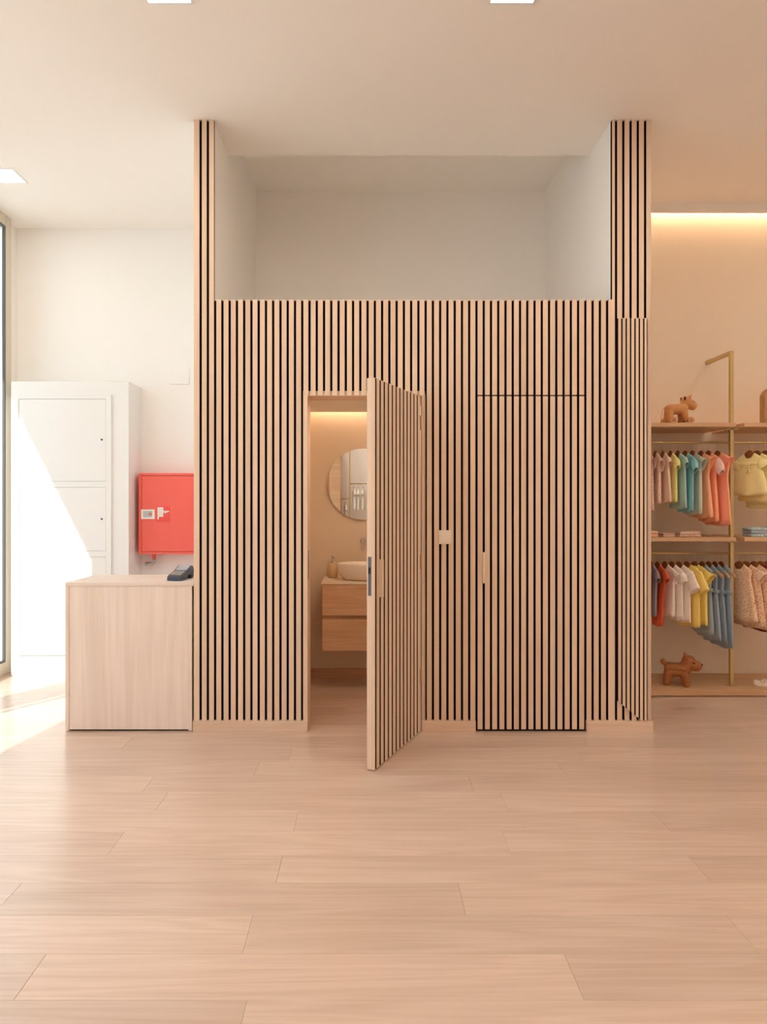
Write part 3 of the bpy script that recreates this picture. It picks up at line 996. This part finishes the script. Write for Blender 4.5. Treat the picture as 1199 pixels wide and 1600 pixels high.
F['denim_a'] = fabric('washed denim', (170, 182, 190), (146, 160, 172), 500, .25, var=.12)
F['denim_b'] = fabric('grey denim', (160, 173, 184), (138, 152, 166), 500, .25, var=.12)
F['denim_c'] = fabric('mid denim', (152, 167, 181), (130, 146, 163), 500, .25, var=.12)
F['floral_tan'] = fabric('tan floral cotton', (242, 206, 172), (176, 108, 92), 120, .33)
F['floral_cream'] = fabric('cream cotton', (240, 208, 182))
F['rose'] = fabric('rose cotton', (196, 104, 90))
F['wine'] = fabric('wine red cotton', (116, 40, 34), (180, 110, 90), 60, .2)
F['blue_cloth'] = fabric('pale blue cotton', (172, 198, 204), (216, 224, 220), 40, .35)
F['white_rack'] = fabric('white linen', (242, 238, 230))

UX = [2.100, 2.163, 2.221, 2.278, 2.332, 2.387, 2.440, 2.503, 2.560, 2.612, 2.665]
up = [
    ('dress', 'pink floral ruffled dress next to the slatted column on the upper rail', 2.110, -8, F['floral_pink'], dict(hw=.13, L=.455, flare=1.25, sleeve='ruffle', sl=.05)),
    ('dress', 'pink floral dress with drooping frill sleeves, second on the upper rail', 2.166, -8, F['floral_light'], dict(hw=.13, L=.40, flare=.95, sleeve='ruffle', sl=.07)),
    ('blouse', 'plain blush pink blouse before the lemon one on the upper rail', 2.224, -4, F['blush'], dict(hw=.125, L=.385, flare=1.38, sleeve='tee', sl=.04)),
    ('blouse', 'pale lemon yellow blouse with puff sleeves between blush and aqua tops', 2.281, -4, F['lemon'], dict(hw=.125, L=.385, flare=.95, sleeve='puff', sl=.07)),
    ('dress', 'pale aqua dress with short plain sleeves, left of the teal one', 2.336, -2, F['aqua'], dict(hw=.14, L=.43, flare=1.15, sleeve='tee', sl=.05)),
    ('dress', 'teal blue dress with rounded sleeves between aqua and mint dresses', 2.391, 0, F['teal'], dict(hw=.14, L=.455, flare=.98, sleeve='puff', sl=.09)),
    ('dress', 'grey mint dress with flared cap sleeves beside the peach dress', 2.446, 0, F['mint'], dict(hw=.145, L=.475, flare=1.05, sleeve='ruffle', sl=.06)),
    ('dress', 'peach orange dress with a gathered waist and wide hem', 2.510, 2, F['peach'], dict(hw=.145, L=.50, flare=1.20, waist=.80, sleeve='ruffle', sl=.035)),
    ('dress', 'coral dress with pale pink lace puff sleeves', 2.566, 4, F['coral'], dict(hw=.140, L=.53, flare=1.0, waist=.72, sleeve='puff', sl=.11, sm=F['lace'])),
    ('dress', 'long salmon dress hanging last before the brass post', 2.636, 6, F['salmon'], dict(hw=.155, L=.555, flare=1.15, waist=.85, sleeve='ruffle', sl=.03)),
]
names = ['pink floral ruffled dress', 'second floral dress', 'blush blouse', 'lemon blouse', 'aqua dress', 'teal dress', 'mint dress', 'peach dress', 'lace sleeved coral dress', 'long salmon dress']
for (nm, lb, x, yw, m, kw), short in zip(up, names):
    garment(nm, nm, lb, x, RU, R(yw), m, group='clothes on the upper rail of the first bay', **kw)
    place_hanger(x, RU, R(yw), 'brown wooden hanger carrying the ' + short + ' on the upper rail')
up2 = [
    ('blouse', 'butter yellow smock blouse with a frilled yoke nearest the brass post', 2.876, 18, F['cream_yellow'], dict(hw=.118, L=.33, flare=1.55, sleeve='puff', sl=.065, ruffle=(-.078, .108, .017, .030), nf=6, amp=.0045, bow=True)),
    ('blouse', 'soft yellow smock hanging between two other yellow smocks', 2.930, 18, F['butter'], dict(hw=.125, L=.375, flare=1.5, sleeve='puff', sl=.07, nf=6, amp=.0045)),
    ('dress', 'long soft yellow dress with a tiered hem at the picture edge', 2.995, 16, F['cream_yellow'], dict(hw=.125, L=.43, flare=1.55, sleeve='puff', sl=.07, nf=7, amp=.005, ruffle=(-.33, .165, .023, .06))),
]
for (nm, lb, x, yw, m, kw), short in zip(up2, ['frilled yellow smock', 'middle yellow smock', 'long yellow dress']):
    garment(nm, nm, lb, x, RU, R(yw), m, group='yellow clothes right of the brass post', **kw)
    place_hanger(x, RU, R(yw), 'brown wooden hanger carrying the ' + short + ' right of the brass post')

low = [
    ('t_shirt', 'shirt', 'slate grey t-shirt next to the slatted column on the lower rail', 2.085, -10, F['slate'], dict(hw=.12, L=.42, sleeve='tee', sl=.06, flare=1.0), 'slate grey t-shirt'),
    ('t_shirt', 'shirt', 'mauve grey t-shirt in front of the brick red one', 2.135, -4, F['mauve'], dict(hw=.13, L=.40, sleeve='tee', sl=.065, flare=.72), 'mauve grey t-shirt'),
    ('t_shirt', 'shirt', 'brick red long t-shirt between grey and white shirts', 2.182, 1, F['red'], dict(hw=.14, L=.475, sleeve='tee', sl=.065, flare=.55), 'brick red t-shirt'),
    ('blouse', 'blouse', 'white blouse with frill sleeve hanging next to the red t-shirt', 2.240, 5, F['ivory'], dict(hw=.14, L=.40, sleeve='ruffle', sl=.065, flare=.95), 'first white blouse'),
    ('blouse', 'blouse', 'white puff sleeved blouse, middle of three white tops', 2.292, 7, F['white'], dict(hw=.14, L=.42, sleeve='puff', sl=.08, flare=1.1), 'middle white blouse'),
    ('blouse', 'blouse', 'white top with a wide half sleeve beside the yellow shirt', 2.348, 10, F['white'], dict(hw=.14, L=.44, sleeve='wide', sl=.14, flare=1.0), 'wide sleeved white top'),
    ('shirt', 'shirt', 'sunny yellow shirt with a wide half sleeve beside the white tops', 2.405, 11, F['sun'], dict(hw=.15, L=.475, sleeve='wide', sl=.15, flare=1.02), 'sunny yellow shirt'),
    ('shirt', 'shirt', 'pale yellow collared shirt beside the denim dresses', 2.462, 10, F['sun_pale'], dict(hw=.15, L=.46, sleeve='ruffle', sl=.07, flare=1.05, ruffle=(-.028, .09, .015, .03)), 'pale yellow collared shirt'),
    ('dress', 'dress', 'washed denim dress with frilled armholes after the yellow shirts', 2.521, 5, F['denim_a'], dict(thick=.002, amp=.003, hw=.125, L=.53, sleeve='ruffle', sl=.03, flare=1.25, waist=.92, belt=(-.20,   .125, .0195)), 'frilled denim dress'),
    ('dress', 'dress', 'grey denim pinafore, second of the denim dresses', 2.569, 5, F['denim_b'], dict(thick=.002, amp=.003, hw=.12, L=.57, flare=1.38, waist=.92, belt=(-.21, .12, .0195)), 'second denim dress'),
    ('dress', 'dress', 'blue grey denim pinafore, third of the denim dresses', 2.617, 5, F['denim_c'], dict(thick=.002, amp=.003, hw=.12, L=.605, flare=1.4, waist=.92, belt=(-.215, .12, .0195)), 'third denim dress'),
    ('dress', 'dress', 'long denim pinafore hanging last before the brass post', 2.665, 5, F['denim_c'], dict(thick=.002, amp=.003, hw=.125, L=.63, flare=1.28, waist=.95, belt=(-.22,   .125, .0195)), 'last denim dress'),
]
for nm, cat, lb, x, yw, m, kw, short in low:
    garment(nm, cat, lb, x, RLO, R(yw), m, group='clothes on the lower rail of the first bay', **kw)
    h = place_hanger(x, RLO, R(yw), 'brown wooden hanger carrying the ' + short + ' on the lower rail')
    if 'denim' in short:
        bm = bmesh.new()
        tube(bm, [(0, -.105, -.060), (0, -.135, -.078), (0, -.160, -.092), (0, -.172, -.098)], [.010, .012, .013, .009], 10, flat=.6)
        o = obj('tip', bm, 'hanger_pale', h, smooth=True); o['label'] = 'pale rounded hanger end'
low2 = [
    ('tan floral sleeveless dress nearest the brass post on the lower rail', 2.800, 16, F['floral_tan'], dict(hw=.115, L=.435, flare=1.6, nf=6, amp=.0045), 'tan floral dress'),
    ('tan floral dress with plain cream bodice sleeves, second past the post', 2.850, 16, F['floral_tan'], dict(hw=.135, L=.47, flare=1.5, sleeve='ruffle', sl=.06, sm=F['floral_cream'], nf=6, amp=.0045), 'cream sleeved floral dress'),
    ('cream bodiced floral dress, third past the brass post', 2.910, 16, F['floral_tan'], dict(hw=.135, L=.49, flare=1.5, sleeve='puff', sl=.06, sm=F['floral_cream'], nf=6, amp=.0045), 'third floral dress'),
    ('wine red patterned dress peeping out below the floral ones', 2.960, 16, F['wine'], dict(hw=.13, L=.51, flare=1.5, nf=6, amp=.0045), 'wine red dress'),
    ('rose red dress at the picture edge on the lower rail', 3.010, 12, F['rose'], dict(hw=.14, L=.45, flare=1.1, sleeve='tee', sl=.06), 'rose red dress'),
]
for lb, x, yw, m, kw, short in low2:
    garment('dress', 'dress', lb, x, RLO, R(yw), m, group='dresses on the lower rail right of the post', **kw)
    place_hanger(x, RLO, R(yw), 'brown wooden hanger carrying the ' + short + ' past the brass post')

# ------------------------------------------------------------------ toys and small goods on the shelves
def remesh(o, vox=.004, it=6):
    r_ = o.modifiers.new('union', 'REMESH'); r_.mode = 'VOXEL'; r_.voxel_size = vox; r_.use_smooth_shade = True
    s_ = o.modifiers.new('soft', 'SMOOTH'); s_.iterations = it; s_.factor = .5
    return o


U = .000329
tx = lambda u: (u - 500) * U
tz = lambda v_: (915 - v_) * U
cow = thing('toy_cow', 'pale wooden calf toy on wheels on the upper shelf', 'toy', (2.320, .88, 2.0212))
bm = bmesh.new()


def cap(pts, r, n=14, flat=1.0):
    """closed rounded limb through the points"""
    rs = r if isinstance(r, (list, tuple)) else [r] * len(pts)
    for p, q in zip(pts, rs):
        ball(bm, p, q, (1, 1, 1), 12)
    tube(bm, pts, rs, n)


cap([(tx(365), -.012, tz(575)), (tx(500), -.012, tz(570)), (tx(640), -.012, tz(572))], [.038, .038, .040])
cap([(tx(365), .012, tz(575)), (tx(500), .012, tz(570)), (tx(640), .012, tz(572))], [.038, .038, .040])
cap([(tx(345), -.024, tz(650)), (tx(330), -.024, tz(840))], [.027, .019]); cap([(tx(345), .024, tz(650)), (tx(300), .024, tz(840))], [.027, .019])
cap([(tx(660), -.024, tz(650)), (tx(700), -.024, tz(830))], [.026, .017]); cap([(tx(650), .024, tz(650)), (tx(640), .024, tz(830))], [.026, .017])
cap([(tx(660), 0, tz(540)), (tx(730), 0, tz(390))], [.034, .034])
cap([(tx(735), 0, tz(395)), (tx(800), 0, tz(440)), (tx(880), 0, tz(488))], [.040, .038, .034])
remesh(obj('body', bm, 'toy_pale', cow), it=3)
for s_ in (-1, 1):
    bm = bmesh.new(); ball(bm, (tx(665), s_ * .030, tz(330)), .013, (.55, .7, 1.2)); o = obj('ear', bm, 'toy_dark', cow, smooth=True); o['label'] = 'dark leather ear'
    bm = bmesh.new(); tube(bm, [(tx(800), s_ * .014, tz(320)), (tx(825), s_ * .016, tz(270)), (tx(838), s_ * .016, tz(232))], [.009, .006, .002], 10); obj('horn', bm, 'toy_wheel', cow, smooth=True)
    bm = bmesh.new(); ball(bm, (tx(860), s_ * .033, tz(405)), .0042, (1.2, .8, .8)); obj('eye', bm, 'toy_dark', cow, smooth=True)
    for u_ in (370 if s_ < 0 else 300, 770 if s_ < 0 else 690):
        wh = obj('wheel', disc(bmesh.new(), (tx(u_), s_ * .052, tz(838)), .0252, 'y', .016, 28), 'toy_wheel', cow, bevel=.003)
        obj('hub', disc(bmesh.new(), (tx(u_), s_ * .061, tz(838)), .008, 'y', .004, 14), 'toy_dark', wh)
        obj('hub_pin', disc(bmesh.new(), (tx(u_), s_ * .0625, tz(838)), .0045, 'y', .005, 12), 'toy_pin', wh)
for u_ in (335, 735):
    obj('axle', disc(bmesh.new(), (tx(u_), 0, tz(838)), .005, 'y', .10, 10), 'toy_dark', cow)
obj('tail', tube(bmesh.new(), [(tx(250), 0, tz(520)), (tx(205), 0, tz(560)), (tx(180), 0, tz(660)), (tx(168), 0, tz(780)), (tx(166), 0, tz(900))], .0024, 6), 'toy_pale', cow, smooth=True)

U2 = .000371
sx_ = lambda u: (u - 470) * U2
sz_ = lambda v_: (815 - v_) * U2
dog = thing('toy_dog', 'brown wooden dog toy on the low platform', 'toy', (2.335, .885, .0522), R(-22))
bm = bmesh.new()
for yy in (-.018, .018):
    for zz in (455, 535):
        cap([(sx_(305), yy, sz_(zz)), (sx_(430), yy, sz_(zz)), (sx_(580), yy, sz_(zz))], [.034, .033, .035])
for yy in (-.028, .028):
    cap([(sx_(290), yy, sz_(600)), (sx_(262), yy, sz_(765))], [.032, .025])
    cap([(sx_(590), yy, sz_(590)), (sx_(632), yy, sz_(765))], [.032, .025])
cap([(sx_(600), 0, sz_(470)), (sx_(660), 0, sz_(340))], [.050, .046])
cap([(sx_(655), 0, sz_(290)), (sx_(690), 0, sz_(300))], [.040, .042])
cap([(sx_(720), 0, sz_(385)), (sx_(815), 0, sz_(395))], [.042, .040])
cap([(sx_(275), 0, sz_(425)), (sx_(200), 0, sz_(352))], [.017, .022])
remesh(obj('body', bm, 'toy_brown', dog), it=3)
for s_ in (-1, 1):
    bm = bmesh.new(); ball(bm, (sx_(615), s_ * .036, sz_(215)), .019, (.6, .6, 1.35)); o = obj('ear', bm, 'toy_brown' , dog, smooth=True)
    bm = bmesh.new(); ball(bm, (sx_(770), s_ * .037, sz_(320)), .006, (1.4, .7, .8)); obj('eye', bm, 'toy_dark', dog, smooth=True)
bm = bmesh.new(); ball(bm, (sx_(915), 0, sz_(360)), .010, (.7, 1.3, .8)); obj('nose', bm, 'toy_dark', dog, smooth=True)

# carved block
cbk = thing('carved_block', 'rounded carved wooden block at the edge of the upper shelf', 'ornament', (3.062, .92, 2.0212))
bm = bmesh.new()
prism(bm, [(-.07, 0), (.07, 0), (.07, .20), (.064, .235)] + [(.064 * math.cos(q), .222 + .058 * math.sin(q)) for q in [PI * k / 12 for k in range(2, 11)]] + [(-.064, .235), (-.07, .225)], -.032, .032)
obj('body', bm, 'block', cbk, bevel=.004)
for pts in ([(-.068, .128), (-.05, .124), (-.035, .135), (-.015, .130), (.01, .140), (.04, .132), (.066, .138)],
            [(-.066, .115), (-.045, .108), (-.02, .118), (0, .112)], [(-.02, .0), (-.012, .03), (.008, .06), (.03, .075)]):
    obj('carving', tube(bmesh.new(), [(x, -.033, z) for x, z in pts], [.003] * len(pts), 8), 'block', cbk, smooth=True)
bm = bmesh.new(); ball(bm, (-.016, -.033, .155), .009, (1.2, .5, 1)); obj('knot', bm, 'toy_dark', cbk, smooth=True)


# folded goods on the lower shelves
def folded(name, label, x, y, z, w_, d_, layers, mats, th=.016, group=None, seed=3):
    g = thing(name, label, 'folded clothes', (x, y, z), 0, group)
    rnd = random.Random(seed)
    for i in range(layers):
        bm = bmesh.new()
        ww = w_ * rnd.uniform(.92, 1.0); dd = d_ * rnd.uniform(.92, 1.0)
        n, mm = 14, 8
        grid = {}
        ox = rnd.uniform(-.006, .006)
        for a_ in range(n + 1):
            for b_ in range(mm + 1):
                u_, v_ = a_ / n, b_ / mm
                zz = th * i + th * .98 * (1 - (abs(2 * u_ - 1) ** 6) * .25) + .002 * math.sin(u_ * 14 + i) * math.sin(v_ * 9) - th * .02
                grid[a_, b_, 1] = bm.verts.new((ox + (u_ - .5) * ww, (v_ - .5) * dd, zz))
                grid[a_, b_, 0] = bm.verts.new((ox + (u_ - .5) * ww, (v_ - .5) * dd, th * i + .0005))
        for a_ in range(n):
            for b_ in range(mm):
                bm.faces.new([grid[k] for k in ((a_, b_, 1), (a_ + 1, b_, 1), (a_ + 1, b_ + 1, 1), (a_, b_ + 1, 1))])
                bm.faces.new([grid[k] for k in ((a_, b_, 0), (a_, b_ + 1, 0), (a_ + 1, b_ + 1, 0), (a_ + 1, b_, 0))])
        for a_ in range(n):
            bm.faces.new([grid[k] for k in ((a_, 0, 0), (a_ + 1, 0, 0), (a_ + 1, 0, 1), (a_, 0, 1))])
            bm.faces.new([grid[k] for k in ((a_, mm, 0), (a_, mm, 1), (a_ + 1, mm, 1), (a_ + 1, mm, 0))])
        for b_ in range(mm):
            bm.faces.new([grid[k] for k in ((0, b_, 0), (0, b_, 1), (0, b_ + 1, 1), (0, b_ + 1, 0))])
            bm.faces.new([grid[k] for k in ((n, b_, 0), (n, b_ + 1, 0), (n, b_ + 1, 1), (n, b_, 1))])
        obj('fold', bm, mats[i % len(mats)], g, bevel=.003, smooth=True)
    return g


ZS2 = 1.1745
folded('folded_cloth', 'small folded floral cloth on the lower shelf below the aqua dress', 2.254, .90, ZS2, .085, .10, 2, [F['floral_light'], F['floral_pink']], .014, seed=5)
folded('folded_cloth', 'wider folded floral cloth on the lower shelf below the peach dress', 2.415, .90, ZS2, .165, .11, 2, [F['floral_tan'], F['floral_light']], .021, seed=6)
folded('folded_cloth', 'folded tan cloth half hidden by the slatted column', 2.130, .90, ZS2, .10, .10, 2, [F['peach'], F['floral_tan']], .022, seed=8)
folded('folded_jeans', 'stack of folded pale blue clothes on the shelf past the post', 2.985, .92, ZS2, .22, .14, 3, [F['blue_cloth'], F['denim_a'], F['blue_cloth']], .024, seed=9)


# baby shoes on the platform
def shoe(x, y, rz, label):
    g = thing('baby_shoe', label, 'shoe', (x, y, .0522), rz, 'pair of cream baby shoes')
    bm = bmesh.new()
    n = 28
    out = lambda th, s_: (s_ * .058 * math.cos(th), s_ * (.026 + .004 * math.cos(th)) * math.sin(th))
    rows = [(0, .98), (.004, 1.0), (.016, 1.0), (.024, .94), (.030, .86)]
    rings = [[bm.verts.new((*out(2 * PI * k / n, s_), z + (.012 * max(0, -math.cos(2 * PI * k / n)) if z > .01 else 0) * z / .03)) for k in range(n)] for z, s_ in rows]
    for a, b in zip(rings, rings[1:]):
        for k in range(n):
            bm.faces.new((a[k], a[(k + 1) % n], b[(k + 1) % n], b[k]))
    # toe cap closes the front third
    top = rings[-1]
    front = [k for k in range(n) if top[k].co.x > .012]
    front.sort(key=lambda k: math.atan2(top[k].co.y, top[k].co.x))
    fv = [top[k] for k in front]
    c_ = bm.verts.new((.026, 0, .036))
    for a, b in zip(fv, fv[1:]):
        bm.faces.new((a, b, c_))
    o = cloth(obj('upper', bm, 'shoe', g, smooth=True), .003)
    bm = bmesh.new()
    lo = [bm.verts.new((*out(2 * PI * k / n, 1.04), 0)) for k in range(n)]; hi = [bm.verts.new((*out(2 * PI * k / n, 1.04), .004)) for k in range(n)]
    bm.faces.new(lo[::-1]); bm.faces.new(hi)
    for k in range(n):
        bm.faces.new((lo[k], lo[(k + 1) % n], hi[(k + 1) % n], hi[k]))
    o = obj('sole', bm, 'sole', g); o['label'] = 'brown sole'
    bm = bmesh.new()
    tube(bm, [(-.002, -.026, .022), (.0, -.020, .036), (.002, 0, .043), (.0, .020, .036), (-.002, .026, .022)], [.006] * 5, 10, flat=1.0)
    obj('strap', bm, 'shoe', g, smooth=True)


shoe(2.965, .865, R(-28), 'cream baby shoe with a strap, left one on the platform')
shoe(3.045, .885, R(-30), 'cream baby shoe with a strap, at the picture edge')

# ------------------------------------------------------------------ white clothes behind the camera, seen in the mirror
rk2 = thing('clothes_rack', 'brass clothes frame with white garments reflected in the round mirror', 'clothes rack', (-.35, -5.86, 0))
obj('post', boxes((-.012, .012, -.012, .012, 0, 2.6)), 'brass', rk2)
obj('arm', boxes((-.012, .012, -.34, -.012, 2.576, 2.6)), 'brass', rk2)
obj('rail', tube(bmesh.new(), [(.012, 0, 1.79), (1.4, 0, 1.79)], .009, 12), 'brass', rk2, smooth=True)
obj('rail', tube(bmesh.new(), [(-.165, 0, 1.507), (-.012, 0, 1.507)], .009, 12), 'brass', rk2, smooth=True)
obj('post', boxes((1.388, 1.412, -.012, .012, 0, 2.6)), 'brass', rk2)
o = obj('side_panel', boxes((-.36, -.165, -.33, .25, 0, 2.7)), 'shelf', rk2)
o['label'] = 'oak end panel'
first = None
for i in range(8):
    if i < 7:
        x, z = -.27 + i * .085, 1.79
    else:
        x, z = -.43, 1.507
    yw = R(random.uniform(-12, 12))
    if first is None:
        first = garment('shirt', 'shirt', 'white garment hanging behind, seen only in the round mirror', x, z, yw, F['white_rack'], hw=.14, L=.42, flare=1.1, sleeve='wide', sl=.10,
                        group='white clothes seen in the mirror', y=-5.86)
    else:
        c = copy_tree(first); c.location = (x, -5.86, z - .0645); c.rotation_euler.z = yw
    place_hanger(x, z, yw, 'brown wooden hanger carrying a white garment behind the camera', y=-5.86, group='hangers behind the camera')
